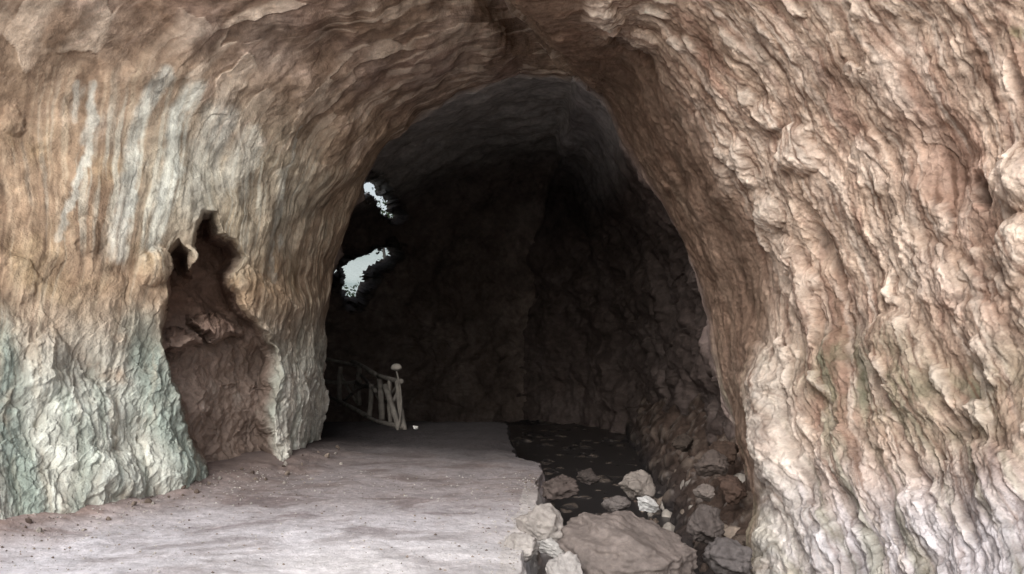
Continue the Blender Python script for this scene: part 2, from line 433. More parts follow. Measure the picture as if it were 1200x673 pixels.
# shallow side cave in the left wall, beside the pillar
jx = 6*fbm(x*2.5, y*2., z*2.5+7, 3, .5); jy = 6*fbm(x*2.+9, y*2., z*2.+1, 3, .45)
NICHE = [(236,700),(236,565),(214,500),(196,440),(194,380),(198,345),(203,292),(212,282),(221,292),(227,318),(231,300),(231,262),(237,247),(250,248),(257,272),(276,280),(284,300),(272,318),(274,340),(286,372),(312,408),(318,440),(316,500),(322,560),(322,700)]
sub = (T2 > .6) & (T2 < 4) & (U > 150) & (U < 380) & (V > 200)
sd = np.full(U.shape, -99., F32)
sd[sub] = poly_sd((U+jx)[sub], (V+jy)[sub], NICHE)
nm = ss(-3, 7, sd)
deep = .72+.28*ss(420, 330, V+jy*3)+.16*fbm(x*2.5, y*2.5, z*2.5, 3)+.10*(1-np.clip(worley2(V*.035, U*.022, 9)[0], 0, 1))
shelf = blob(214, 402, 30, 12, 0)*.55+blob(255, 385, 36, 12, 15)*.5
away = np.array([-.42, .9, .03], F32)
Pd = Pd+away*(nm*np.maximum(deep-shelf, .15))[..., None]

# broken rock on the recess walls, from noise at their own place in space
i0, i1 = np.where(sub.any(1))[0][[0, -1]]; j0, j1 = np.where(sub.any(0))[0][[0, -1]]
sl2 = (slice(i0, i1+1), slice(j0, j1+1)); Q_ = Pd[sl2]; wq = (ss(-14, 1, sd)*ss(700, 600, V))[sl2]
qx, qy, qz = Q_[..., 0], Q_[..., 1], Q_[..., 2]
for ax, o3 in ((0, 0), (1, 40), (2, 80)):
    dv_ = (.10*fbm(qx*3+o3, qy*3, qz*3, 3)+.04*(ridged(qx*5+o3, qy*5, qz*5, 3)-.6))*.8+.012*fbm(qx*17+o3, qy*17, qz*17, 3)
    Pd[..., ax][sl2] += (wq*dv_*(1, .8, .7)[ax]).astype(F32)

# --- colours of the rock (reflectance, with some shade and bounce light painted in)
def mixc(c, k, col): 
    k = np.clip(k, 0, 1)[..., None]
    return c*(1-k)+np.asarray(col, F32)*k
n1 = fbm(x*1.1+50, y*1.1, z*1.1, 4); n2 = fbm(x*3.1, y*3.1+50, z*3.1, 4); n3 = fbm(Sw*.8, Tw*5, z*.2+9, 4)
col = np.ones(P.shape, F32)*lin(146,124,102)
# ceiling and upper left
col = mixc(col, ceil_, lin(128,107,90))
col = mixc(col, ceil_*ss(-.1, .5, n1), lin(140,122,110))
col = mixc(col, ceil_*ss(.0, .5, n2+.2*n3)*.6, lin(112,88,70))
col = mixc(col, left*(1-lowleft), lin(145,122,98))
col = mixc(col, left*ss(.05, .5, n1)*.8, lin(158,136,100))
col = mixc(col, left*ss(.1, .5, -n1)*.7, lin(126,102,84))
grey = lin(184,190,184)
gq = fbm(x*9, y*9, z*9, 3)
stre = (.95*blob(247, 190, 62, 76, 20, 1.6)*ss(-.12, .22, fbm(Sw*.5+71, Tw*20, z*.2, 3, .6))+.5*blob(110,140,40,50,0,1.6))*ss(-.1, .35, fbm(Sw*.9+3, Tw*11, z*.3, 3))
for pts, wd, k in [([(196,88),(172,130),(152,185),(142,240),(136,300)], 10, .9), ([(232,105),(214,135),(200,180),(188,230),(178,285)], 10, .95),
               ([(118,100),(112,135),(100,165)], 6, .7), ([(108,160),(92,200),(78,240),(66,280)], 4, .6), ([(262,140),(240,185),(225,235)], 20, .62), ([(296,160),(275,200),(250,230)], 14, .5),
               ([(300,150),(290,190),(285,240)], 5, .4), ([(355,150),(335,200),(322,260),(318,330)], 3, .5), ([(92,100),(90,140)], 4, .5), ([(330,200),(318,260),(312,320)], 4, .35)]:
    d, q = seg_dist(U+n2*14+n3*8, V, pts)
    stre = np.maximum(stre, k*ss(wd*1.5, wd*.4, d+6*n3+5*n2+3*gq)*(1-.5*q**4))
col = mixc(col, stre*(left+ceil_*.4)*.85, grey)
# golden drip stone over the side cave, brown toward the throat
col = mixc(col, blob(285, 300, 60, 110, 0, 1.)*.7*left, lin(172,142,104))
col = mixc(col, ss(1.3, .5, T2)*left*.7, lin(124,104,84))
# lower left: pale crust with blue-green films
col = mixc(col, lowleft*ss(-.35, .25, n1+n2*.5+.3), lin(168,172,163))
teal = lin(122,138,130)
d1, _ = seg_dist(U+12*n2, V, [(165,380),(185,470),(215,560),(225,610)])
d2, _ = seg_dist(U+12*n2, V, [(-5,360),(10,470),(30,600)])
col = mixc(col, ss(34, 8, d1)*.8*left*ss(330, 420, V), teal)
col = mixc(col, ss(34, 8, d2)*.85*left*ss(330, 420, V), teal)
col = mixc(col, left*ss(425, 450, V+14*n2)*ss(1.9, 1.55, T2)*.85, lin(182,180,170))
col = mixc(col, lowleft*ss(.12, .5, n2)*.45, lin(130,116,102))
col = mixc(col, left*ss(.15, .45, knob*0+flute2)*.3, lin(175,160,138))
# right
low0 = ss(500, 640, V); rc = np.ones(P.shape, F32)*lin(180,156,132)
rc = mixc(rc, ss(-.05, .5, n1), lin(190,170,148)); rc = mixc(rc, ss(.05, .4, -n1)*.85, lin(134,106,85))
rc = mixc(rc, ss(.05, .45, n3)*.5, lin(204,188,168))
rc = mixc(rc, ss(.0, .45, -n3+.3*n2)*.65, lin(150,116,96))
rc = mixc(rc, ss(.05, .3, -rib)*.55*(1-low0), lin(138,106,88))
rc = mixc(rc, blob(1105,200,70,120,-12,1.)*.65, lin(150,112,92))
moss = blob(1020,440,90,80,-20,1.)+blob(1130,470,110,70,-25,1.)+.7*blob(960,430,60,60,0,1.)
rc = mixc(rc, np.clip(moss, 0, 1)*ss(-.4, .2, n2+n3*.5)*.9, lin(112,113,86))
low = ss(500, 640, V+30*n1+25*n2)
rc = mixc(rc, low*.85, lin(190,189,192))
rc = mixc(rc, low*ss(.05, .45, -n3)*.6, lin(140,138,140))
s1_ = fbm(Sw*.9+11, Tw*14+.5*mw1, z*.2, 4, .6)
rc = mixc(rc, ss(70, 20, seg_dist(U, V, [(880,445),(905,540),(915,640),(930,720)])[0])*.7*(.5+.5*ss(-.3, .2, s1_)), lin(186,180,168))
rc = mixc(rc, (1-face)*.88, lin(122,97,77))
rc = mixc(rc, (1-face)*ss(.05, .5, n3)*.5, lin(150,128,104))
rc = mixc(rc, blob(1140,222,15,24,-15,1.2)*.8, lin(78,56,44))  # shade inside the small hole painted as dark brown
rc = mixc(rc, blob(1195,40,20,12,0,1.)*.5, lin(120,130,80))
for (u, v, ru, rv, a, hh) in KNOBS:
    if u > 690: rc = mixc(rc, blob(u, v, ru, rv, a)*.5*ss(420, 380, np.float32(v)), lin(214,198,178))
col = col*(1-right[..., None])+rc*right[..., None]
# cracks, broken faces of different colour, pale fresh flakes
ck = ss(.10, .02, cA)*.5*ss(-.2, .2, n2)+ss(.09, .02, cB)*.35
col = mixc(col, ck*(1-inner)*(.25+.40*right), lin(104,80,64))
col = col*(1+((fA*.14+fB*.20+fC*.16)*(1-.45*left))[..., None])
fl = ss(.22, .45, fA+.5*n3)*.5*(ceil_+.6*right*face*(1-low0))
col = mixc(col, fl, lin(198,182,164))
st1 = ss(.12, .42, fbm(Sw*.55+30, Tw*8+mw1, z*.2, 4)); st2 = ss(.12, .42, fbm(Sw*.55+60, Tw*9+mw2, z*.2, 4))
col = mixc(col, st1*.6*right*face*(1-low0*.6), lin(128,98,78))
col = mixc(col, st2*.45*right*face, lin(210,198,180))
col = mixc(col, st1*.4*left*(1-lowleft), lin(116,94,76)); col = mixc(col, st2*.25*left, lin(176,160,134))
gs = ss(.0, .4, fbm(Sw*.7+90, Tw*4, z*.3, 4)+.25*n1)
col = mixc(col, gs*lowleft*.55, lin(124,138,128)); col = mixc(col, gs*right*ss(360, 480, V)*.6, lin(126,129,104))
gr3 = fbm(x*5, y*5, z*5+8, 5, .65)
s1 = fbm(Sw*1.3+11, Tw*17+.5*mw1, z*.2, 4, .6); s2 = fbm(Sw*.45+71, Tw*24+.3*mw2, z*.2, 3, .6)
rk = right*(.45+.55*face)
col = col*(1+(rk*(.55*s1+.50*gr3)+.35*left*(s2*1.3+.7*gr3)+ceil_*(.35*gr3+.25*s1))[..., None]*np.array([.9, 1., 1.08], F32))
col = mixc(col, rk*ss(.10, .40, -s1+.3*gr3)*.75*(1-low0*.5), lin(104,76,58))
col = mixc(col, np.clip(kn1*1.1+.4*kn2, 0, 1)*.45*right*face, lin(214,200,180))
col = mixc(col, left*(1-lowleft)*ss(.12, .4, s2)*.5, lin(172,160,138)); col = mixc(col, left*(1-lowleft)*ss(.12, .4, -s2)*.45, lin(104,82,66))
gz_ = ss(120, 60, np.hypot((U-265)*.8, (V-200)*.7)+30*n2)
thin = ss(.08, .3, fbm(Sw*.4+15, Tw*17+.4*n2, z*.2, 3, .55))*ss(150, 60, np.hypot((U-210)*.7, V-190)+50*n2)
col = mixc(col, gz_*.5*left, lin(150,150,136))
col = mixc(col, thin*left*.6, lin(182,184,172))
fk = ss(.18, .38, fbm(Sw*2.2+40, (Tw+.35*Sw)*8, z*.2, 4))
col = mixc(col, ceil_*fk*.6*ss(-.2, .3, n1+.1), lin(176,152,136)); col = mixc(col, ceil_*ss(-.05, .4, fbm(x*.8+5, y*.8, z*.8+40, 3))*.45, lin(122,98,92))
# occlusion shade painted into the hollows along with brown dirt, high knobs paler
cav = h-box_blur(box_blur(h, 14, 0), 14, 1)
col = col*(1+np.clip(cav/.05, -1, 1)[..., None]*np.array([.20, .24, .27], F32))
# inside the side cave
nb = lin(126,107,96)
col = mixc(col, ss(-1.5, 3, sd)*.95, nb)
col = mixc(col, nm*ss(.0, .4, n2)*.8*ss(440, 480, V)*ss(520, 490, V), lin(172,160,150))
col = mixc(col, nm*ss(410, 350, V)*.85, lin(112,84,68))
# chamber
cc = np.ones(P.shape, F32)*lin(128,112,104)
cc = mixc(cc, ss(-.2, .5, n1), lin(150,134,126)); cc = mixc(cc, ss(.1, .5, n2)*.6, lin(100,84,76))
cc = mixc(cc, ss(4.0, 4.9, z)*ss(21, 19, y)*.95, lin(198,194,190))  # paler ceiling band: floor-bounce light painted into the colour
cc = cc*(1+.5*ss(-.1, .9, x+.3*n2)*(1-ss(3.6, 4.4, z)))[..., None]  # right side painted lighter to even out the shading at the back corner
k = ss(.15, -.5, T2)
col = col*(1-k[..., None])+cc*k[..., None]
col = mixc(col, stre*(left+ceil_*.5)*.82*(1-nm)*(.30+.75*ss(-.25, .2, fbm(Sw*.5+20, Tw*21+.6*n2, z*.2, 3)))*(.75+.5*n2), grey)
lum = (col@np.array([.3, .5, .2], F32))[..., None]; col = col*(np.array([1., .99, .985], F32)*(1-right[..., None])+np.array([.93, .905, .95], F32)*right[..., None]); col = np.clip((lum+(col-lum)*.78)*(1.50-.26*right+.12*ceil_-.86*inner*(1-.68*ss(3.9, 5.0, z)*ss(20.5, 17, y)))[..., None], .01, .85)  # chamber toned down, less so on the ceiling band with its painted bounce light

# openings to daylight in the far left of the chamber, with some thickness of rock round them
U0, V0 = project(Pd)
jn = fbm(x*4, y*4, z*4, 5, .65); jn2 = fbm(x*4+30, y*4, z*4, 5, .65)
HOLES = [[(428,206),(440,209),(447,217),(453,226),(461,238),(467,254),(462,255),(454,246),(447,236),(440,226),(432,226),(426,222)],
         [(404,312),(424,306),(445,297),(462,291),(463,299),(452,310),(441,316),(436,324),(431,338),(424,352),(418,358),(411,351),(406,338)],
         [(380,318),(390,309),(399,310),(393,322),(386,332)]]
subv = (T2 < -1.7) & (U0 > 350) & (U0 < 500) & (V0 > 170) & (V0 < 390)
hd = np.full(U0.shape, -99.)
for pl in HOLES:
    hd[subv] = np.maximum(hd[subv], poly_sd((U0+jn*15)[subv], (V0+jn2*14)[subv], pl))
Pd = Pd+np.array([-.25, 1., .12], F32)*(1.6*ss(-13, 1, hd)**1.7)[..., None]
fx = lambda a: (a[:-1, :-1]+a[1:, :-1]+a[:-1, 1:]+a[1:, 1:])/4
ft, fp = fx(T2), fx(PH2)
hole = fx(hd) > np.where(fx(V0) < 275, 1., 1.2)-3*np.clip(fx(fbm(x*11, y*11, z*11, 3)), -.6, .6)
Nd = grid_normals(Pd)
if FLIP: Nd = -Nd
GF = (lambda msk: msk & ~hole)
mats = {'a': M_ROCK, 'c': M_CHAMBER}
def piece(name, msk, mat):
    Pp, Np, Cp, mk = Pd, Nd, col, msk
    if not FLIP:   # keep face winding consistent with the normals
        pass
    return grid_piece(name, Pp, Np, Cp, GF(mk), mat)
isch = ft < -.30
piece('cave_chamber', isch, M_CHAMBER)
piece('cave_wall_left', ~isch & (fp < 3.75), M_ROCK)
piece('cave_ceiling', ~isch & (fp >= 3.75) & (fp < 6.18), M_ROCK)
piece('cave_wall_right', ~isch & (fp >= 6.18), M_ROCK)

# ------------------------------------------------------------------ floor
def edge_x(yy):
    return np.interp(yy, [-2, 4, 5.5, 6.5, 7.8, 9.2, 10.4, 10.9, 13, 15.3, 18, 24], [.0, -.02, .03, .08, .22, .28, .36, .05, -.06, -.1, -.2, -.3])
ys = np.concatenate([np.linspace(-1.5, 4.5, 40, endpoint=False), np.linspace(4.5, 13, 520, endpoint=False), np.linspace(13, 24.5, 160)])
us = np.concatenate([np.linspace(0, .93, 560, endpoint=False), np.linspace(.93, 1, 60)])
YY = ys[:, None]*np.ones((1, len(us)+40)); XL = -9.5
ex = edge_x(ys)+.09*fbm(ys*1.6, ys*0+3, ys*0, 3)+.035*fbm(ys*5, ys*0+5, ys*0, 4)
XX = XL+(ex[:, None]-XL)*us[None, :]
side = np.linspace(0, 1, 40)
XX = np.concatenate([XX, ex[:, None]+.22*side[None, :]**1.3], 1)
ZZ = np.zeros_like(XX)
ZZ[:, len(us):] = -side[None, :]*1.0
relf = .004*fbm(XX*34, YY*34, ZZ*0, 2)+.05*fbm(XX*.8, YY*.8, ZZ*0, 3)+.016*fbm(XX*3, YY*2.2, ZZ*0+4, 3)+.006*fbm(XX*13, YY*13, ZZ*0, 4)
# rounded lip, raised rubble where floor meets the left wall
wl = np.interp(YY, [5, 6.7, 8.8, 10.4, 12.2, 14], [-5.2, -4.2, -3.35, -2.75, -2.75, -4])
ns = fbm(XX*2.2, YY*2.2, ZZ*0+8, 3)
relf += .10*ss(.9, -.1, XX-wl+.5*ns)*ss(12.5, 11, YY)
lip = ss(.25, 0, ex[:, None]-XX)*(XX < ex[:, None]+1e-6)
relf -= .025*lip
nx = fbm(YY*2.5, ZZ*3, XX*0+2, 4)
sdm = np.zeros_like(XX); sdm[:, len(us):] = np.sin(np.pi*np.clip(side*1.2, 0, 1))[None, :]*.5+.5
XX = XX+sdm*(.10*nx+.04*fbm(YY*8, ZZ*9, XX*0, 2))*(np.arange(XX.shape[1]) >= len(us))[None, :]
ZZ = ZZ+relf*np.concatenate([np.ones(len(us)), 1-side], 0)[None, :]-np.concatenate([np.zeros(len(us)), np.full(40, .05)])[None, :]
ZZ = ZZ-1.1*ss(14.2+.9*ns, 21, YY+.35*ns)
PF = np.stack([XX, YY, ZZ], -1).astype(F32)
q1 = fbm(XX*.9+3, YY*1.4, XX*0, 4); q2 = fbm(XX*1.1+.9*q1, YY*1.7+.9*q1, XX*0+6, 6, .6); q3 = fbm(XX*6, YY*6, XX*0+1, 3)
fc = np.ones(PF.shape, F32)*lin(172,168,168)
fc = mixc(fc, ss(-.3, .4, q2+q1*.5)*.8, lin(202,200,203))
fc = mixc(fc, ss(-.02, .28, -q2)*.85, lin(128,118,117))
fc = mixc(fc, ss(.12, .45, q3)*.4, lin(140,126,120))
q5 = fbm(XX*21, YY*21, XX*0+1, 3); fc = fc*(1+.35*q5[..., None])*np.array([.985, .985, 1.045], F32); fc = mixc(fc, ss(8.2, 6.0, YY+.5*q1)*(.35+.9*ss(-.2, .25, q2)), lin(214,213,221))
fc = mixc(fc, ss(1.3, 0, XX-wl+.4*ns)*.75, lin(140,116,104))
fc = mixc(fc, np.exp(-(((XX+.9)/1.3)**2+((YY-5.7)/.9)**2))*(.65+.8*q2), lin(222,220,222))
fc = mixc(fc, np.exp(-(((XX+.1)/.35)**2+((YY-6.2)/1.4)**2))*.5, lin(205,203,206))
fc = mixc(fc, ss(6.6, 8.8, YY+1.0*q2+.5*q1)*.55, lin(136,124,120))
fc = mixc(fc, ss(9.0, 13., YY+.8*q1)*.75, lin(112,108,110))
fc = mixc(fc, ss(10.0, 11.6, YY+.5*q1+.45*np.minimum(0, XX+.4))*.8, lin(66,62,64))  # shadow over the back right of the floor painted as darker colour
NF = grid_normals(PF); 
if NF[..., 2].mean() < 0: NF = -NF
sdc = (np.arange(XX.shape[1]) >= len(us)-14)[None, :]*ss(9.5, 8, YY)
fc = mixc(fc, sdc*.6, lin(196,192,190))
fc = fc*(1.12-.58*ss(6.6, 12.5, YY+.9*q1+.5*q2))[..., None]  # daylight falloff painted in, darker toward the back
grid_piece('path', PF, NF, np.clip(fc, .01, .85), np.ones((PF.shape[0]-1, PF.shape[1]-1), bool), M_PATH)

# stream bed right of the path with a bank of rubble climbing to the right wall
xs = np.linspace(-.6, 6.5, 420); yb = np.concatenate([np.linspace(3.0, 13, 480, endpoint=False), np.linspace(13, 24.5, 140)])
BX, BY = np.meshgrid(xs, yb, indexing='ij')
zb = -.78+.10*fbm(BX*1.1, BY*1.1, BX*0+5, 3)
wr = np.interp(BY, [3, 6, 8.2, 9, 9.9, 11, 14, 20], [2.2, 2.1, 2.15, 2.2, 2.25, 2.4, 2.6, 3.0])
zb += -.15*ss(8.6, 10, BY)+.13*fbm(BX*2.3+9, BY*2.3, BX*0, 4)*ss(8, 10, BY)
bank = np.clip(BX-wr+.35+.25*fbm(BX*1.7, BY*1.7, BX*0, 3), 0, 3)
zb += np.minimum(bank*1.25*ss(7.6, 10, BY)+bank*.35, 1.6)
sl_ = zb*1.0
b1, b2, bid = worley2(BX*4.2+.3*fbm(BX*4, BY*4, BX*0, 2)+sl_*2.2, BY*4.2+sl_*1.1, 5)
c1, c2, cid = worley2(BX*10+sl_*5, BY*10+sl_*3, 6)
dz = (1-np.clip(b1, 0, 1)**2)*.12*bid*ss(-.05, .3, bank+.1)+(1-np.clip(b1, 0, 1)**2)*.02*bid+.018*(1-np.clip(c1, 0, 1)**2)*cid
dz += .10*ss(0, .3, bank)*fbm(BX*2.5, BY*2.5, sl_*2.5, 4)+.015*fbm(BX*6, BY*6, sl_*6+2, 3)
BX0, BY0, zb0 = BX, BY, zb
Nb = grid_normals(np.stack([BX, BY, zb], -1)); Nb = np.where(Nb[..., 2:].mean() < 0, -Nb, Nb)
BX = BX+Nb[..., 0]*dz; BY = BY+Nb[..., 1]*dz; zb = zb+Nb[..., 2]*dz
PB = np.stack([BX, BY, zb], -1).astype(F32)
bc = np.ones(PB.shape, F32)*lin(58,54,55)
bc = mixc(bc, ss(.0, .4, bank), lin(94,78,70)); bc = mixc(bc, (bid > .6)*ss(.5, .2, b1)*.6, lin(150,136,126))
bc = mixc(bc, (cid > .8)*ss(.5, .2, c1)*.6, lin(150,142,138))
bc = bc*.75
bc = mixc(bc, ss(8.2, 6.6, BY)*.5*(1-ss(0, .5, bank)), lin(120,112,112))
NB = grid_normals(PB); NB = np.where((NB[..., 2:].mean() < 0), -NB, NB)
grid_piece('stream_bed', PB, NB, np.clip(bc, .01, .8), np.ones((PB.shape[0]-1, PB.shape[1]-1), bool), M_BED)

# still dark water standing in the back of the bed
wx = np.linspace(-1.2, 4.5, 40); wy = np.linspace(8.4, 22, 60); WX, WY = np.meshgrid(wx, wy, indexing='ij')
PW = np.stack([WX, WY, np.full(WX.shape, -.86)], -1).astype(F32)
m_w, nt, b = new_mat('dark_water'); b.inputs['Base Color'].default_value = (.04, .037, .038, 1); b.inputs['Roughness'].default_value = .3; b.inputs['IOR'].default_value = 1.33
nz = nd(nt, 'ShaderNodeTexNoise'); nz.inputs['Scale'].default_value = 3.; tc = nd(nt, 'ShaderNodeTexCoord'); nt.links.new(tc.outputs['Object'], nz.inputs['Vector'])
bp = nd(nt, 'ShaderNodeBump'); bp.inputs['Strength'].default_value = .08; bp.inputs['Distance'].default_value = .02; nt.links.new(nz.outputs['Fac'], bp.inputs['Height']); nt.links.new(bp.outputs[0], b.inputs['Normal'])
grid_piece('water', PW, np.broadcast_to(np.array([0, 0, 1.], F32), PW.shape).copy(), np.full(PW.shape, .02, F32), np.ones((39, 59), bool), m_w)

# hills far beyond the chamber's back opening
hx = np.linspace(-260, 160, 160); hy = np.linspace(90, 330, 60); HX, HY = np.meshgrid(hx, hy, indexing='ij')
hzz = -2+ss(90, 230, HY)*(24+9*fbm(HX*.012, HY*.012, HX*0, 4))+1.2*fbm(HX*.2, HY*.2, HX*0, 3)
PH_ = np.stack([HX, HY, hzz], -1).astype(F32); NH = grid_normals(PH_); NH = np.where(NH[..., 2:].mean() < 0, -NH, NH)
hc = mixc(np.ones(PH_.shape, F32)*lin(166,176,175), ss(-.1, .4, fbm(HX*.06, HY*.06, HX*0, 3)), lin(136,152,150))  # distance haze painted into the pale blue-green
grid_piece('hills', PH_, NH, hc, np.ones((159, 59), bool), M_PATH)

# open ground outside, out to the horizon
gx = np.concatenate([-np.geomspace(700, 9, 40), np.linspace(-8, 8, 60), np.geomspace(9, 700, 40)])
gy = np.concatenate([-np.geomspace(700, 9, 40), np.linspace(-8, 26, 90), np.geomspace(27, 700, 40)])
GX, GY = np.meshgrid(gx, gy, indexing='ij')
gz = -.09-1.2*ss(1.5, 4.5, GY)+.12*fbm(GX*.3, GY*.3, GX*0, 3)*ss(26, 30, np.maximum(np.abs(GX), np.abs(GY)))
gz = np.where((GY < 1.5), gz-.0, gz)
gcol = np.ones((*GX.shape, 3), F32)*lin(184,182,180)
gcol = mixc(gcol, ss(-.1, .4, fbm(GX*.2, GY*.2, GX*0, 3)), lin(160,158,130))
PG = np.stack([GX, GY, gz], -1).astype(F32); NG = grid_normals(PG); NG = np.where((NG[..., 2:].mean() < 0), -NG, NG)
grid_piece('ground', PG, NG, gcol, np.ones((len(gx)-1, len(gy)-1), bool), M_PATH)

# ------------------------------------------------------------------ loose rocks
def thing_tag(o, label, cat, group=None):
    o['label'] = label; o['category'] = cat
    if group: o['group'] = group

_rock_mats = {}
def rock_material(rgb):
    if rgb not in _rock_mats:
        _rock_mats[rgb] = rock_mat('stone_%d' % len(_rock_mats), base=lin(*rgb), var=.3, bump=.5, scale=1.6)
    return _rock_mats[rgb]

def rock_mesh(name, size, seed, sub=5, cuts=9, rough=.30, layer=3.0):
    bm = bmesh.new(); bmesh.ops.create_icosphere(bm, subdivisions=sub, radius=1)
    v = np.array([q.co[:] for q in bm.verts], F32)
    r = np.random.default_rng(seed)
    for _ in range(cuts):                                    # broken flat facets
        d = r.normal(size=3); d /= np.linalg.norm(d); o = r.uniform(.55, .9)
        k = v@d-o
        v = v-np.where(k > 0, k*.97, 0)[:, None]*d
    s = seed*3.7
    s_ = seed*3.7; X, Y, Z = v[:, 0]+s_, v[:, 1], v[:, 2]
    wv = fbm(X*1.3, Y*1.3, Z*1.3, 3)
    lay = ridged(X*.7, Y*.7, Z*layer+wv*1.2, 3)-.6                 # bedding
    dsp = rough*(.9*wv+.55*(ridged(X*2.2, Y*2.2, Z*2.2, 4)-.6)+.40*fbm(X*5, Y*5, Z*5, 4)+.75*lay)
    v = v*(1+dsp)[:, None]
    v = v*np.array(size)
    for q, c in zip(bm.verts, v): q.co = c
    me = bpy.data.meshes.new(name); bm.to_mesh(me); bm.free()
    me.polygons.foreach_set('use_smooth', np.ones(len(me.polygons), bool))
    return me

def put_rock(name, px, py, d, size, seed, rgb, label, cat='rock', group=None, rot=(0, 0, 0), **kw):
    o = link(name, rock_mesh(name, size, seed, **kw), rock_material(rgb))
    o.location = ray_point(px, py, d); o.rotation_euler = [math.radians(a) for a in rot]
    thing_tag(o, label, cat, group); return o

put_rock('boulder', 738, 652, 6.9, (.60, .62, .36), 3, (128,119,115), 'big flat-topped grey-brown boulder lying in the stream bed beside the path', 'boulder', rot=(8, 4, 20), sub=6, cuts=12, rough=.22, layer=4.5)
put_rock('rock', 757, 592, 7.8, (.12, .08, .075), 8, (192,192,192), 'bright white stone resting on the back of the big boulder', rot=(0, 20, 30))
put_rock('rock', 748, 572, 8.2, (.17, .12, .16), 9, (128,121,116), 'pale jagged rock poking up just behind the bright white stone', rot=(0, 0, 10))
put_rock('rock', 722, 592, 7.9, (.13, .09, .08), 10, (106,100,98), 'small grey stone wedged left of the bright white stone')
put_rock('rock', 634, 618, 6.95, (.17, .26, .17), 12, (164,158,154), 'pale rough rock leaning on the side of the path, uppermost of the white ones', rot=(10, 0, 40))
put_rock('rock', 648, 642, 6.7, (.13, .10, .07), 13, (186,184,182), 'small white rock in the gap between path side and boulder', rot=(0, 20, 0))
put_rock('rock', 664, 672, 6.15, (.14, .17, .09), 14, (178,174,172), 'white rock at the bottom edge, left of the big boulder', rot=(30, 0, 0))
put_rock('rock', 612, 640, 6.4, (.13, .16, .10), 15, (168,163,160), 'pale stone set in the broken lip of the path')
put_rock('rock', 655, 572, 8.6, (.22, .16, .13), 16, (88,79,76), 'dull brown rock in the bed just off the path corner', rot=(0, 0, 25))
put_rock('rock', 690, 560, 9.4, (.14, .12, .09), 17, (66,60,58), 'dark damp rock in shadow behind the big boulder')
put_rock('rock', 834, 545, 8.9, (.17, .16, .15), 21, (88,79,75), 'rounded grey-mauve rock halfway up the rubble against the right wall', rot=(0, 10, 0))
put_rock('rock', 828, 615, 8.0, (.20, .16, .17), 22, (94,87,85), 'largest grey rock at the bottom of the rubble below the right wall', rot=(10, 0, 50))
put_rock('rock', 826, 578, 8.4, (.10, .09, .09), 23, (112,104,100), 'small pale rock sitting on the largest rubble rock')
put_rock('rock', 858, 572, 8.5, (.16, .14, .16), 24, (80,65,58), 'reddish-brown rock tucked against the foot of the right wall', rot=(0, 30, 0))
put_rock('rock', 850, 530, 9.2, (.16, .15, .13), 25, (70,57,50), 'brown rock at the top of the rubble under the right wall', rot=(20, 0, 0))
put_rock('rock', 855, 655, 7.4, (.22, .20, .16), 26, (104,99,99), 'grey angular rock at the bottom edge beside the right wall', rot=(0, 15, 35))
put_rock('rock', 800, 520, 10.4, (.17, .14, .11), 27, (62,54,49), 'dim brown rock where the rubble meets the dark stream bed', rot=(0, 0, 70))
put_rock('rock', 487, 501, 13.6, (.05, .04, .035), 29, (232,232,230), 'tiny white stone on the path by the end of the wooden railing', sub=3)
peb = [rock_mesh('pebble', (.055, .05, .04), 40+k, sub=3, cuts=6) for k in range(4)]
for k, me in enumerate(peb): me.materials.append(rock_material(((136,124,114), (108,96,88), (160,154,148), (92,80,74))[k]))
def bed_z(X, Y):
    i = int(np.argmin(abs(xs-X))); j = int(np.argmin(abs(yb-Y))); return float(zb[i, j])
for k in range(80):
    X = random.uniform(1.75, 2.7); Y = random.uniform(8.0, 12.5)
    o = bpy.data.objects.new('pebble', peb[k % 4]); C.objects.link(o)
    s = min(2.6, random.uniform(.35, 1.1)/random.uniform(.35, 1)); o.scale = (s, s*random.uniform(.6, 1), s*.8); o.location = (X, Y, bed_z(X, Y)+.004*s); o.rotation_euler = (random.random()*3, random.random()*3, random.random()*6)
    thing_tag(o, 'small stone lying in the rubble bank at the foot of the right wall', 'stone', 'small stones in the rubble bank')
for k in range(40):
    Y = random.uniform(5.6, 9.5); X = float(edge_x(Y))+random.uniform(.18, .75)
    o = bpy.data.objects.new('pebble', peb[(k+1) % 4]); C.objects.link(o)
    s = min(2.6, random.uniform(.35, 1.1)/random.uniform(.35, 1)); o.scale = (s, s*random.uniform(.6, 1), s*.8); o.location = (X, Y, bed_z(X, Y)+.004*s); o.rotation_euler = (random.random()*3, random.random()*3, random.random()*6)
    thing_tag(o, 'small stone scattered in the stream bed along the side of the path', 'stone', 'small stones beside the path')
for k in range(34):
    Y = random.uniform(6.6, 11.3); X = float(np.interp(Y, [6.7, 8.8, 10.4, 12.2], [-4.0, -3.2, -2.55, -2.4]))+abs(random.gauss(0, .35))+.05
    o = bpy.data.objects.new('pebble', peb[(k+2) % 4]); C.objects.link(o)
    s = random.uniform(.25, .8); o.scale = (s, s, s*.8); i = int(np.argmin(abs(ys-Y))); j = int(np.argmin(abs(PF[i, :len(us), 0]-X)))
    o.location = (X, Y, float(PF[i, j, 2])+.01); o.rotation_euler = (random.random()*3, random.random()*3, random.random()*6)
    thing_tag(o, 'small stone fallen on the path along the foot of the left wall', 'stone', 'small stones below the left wall')

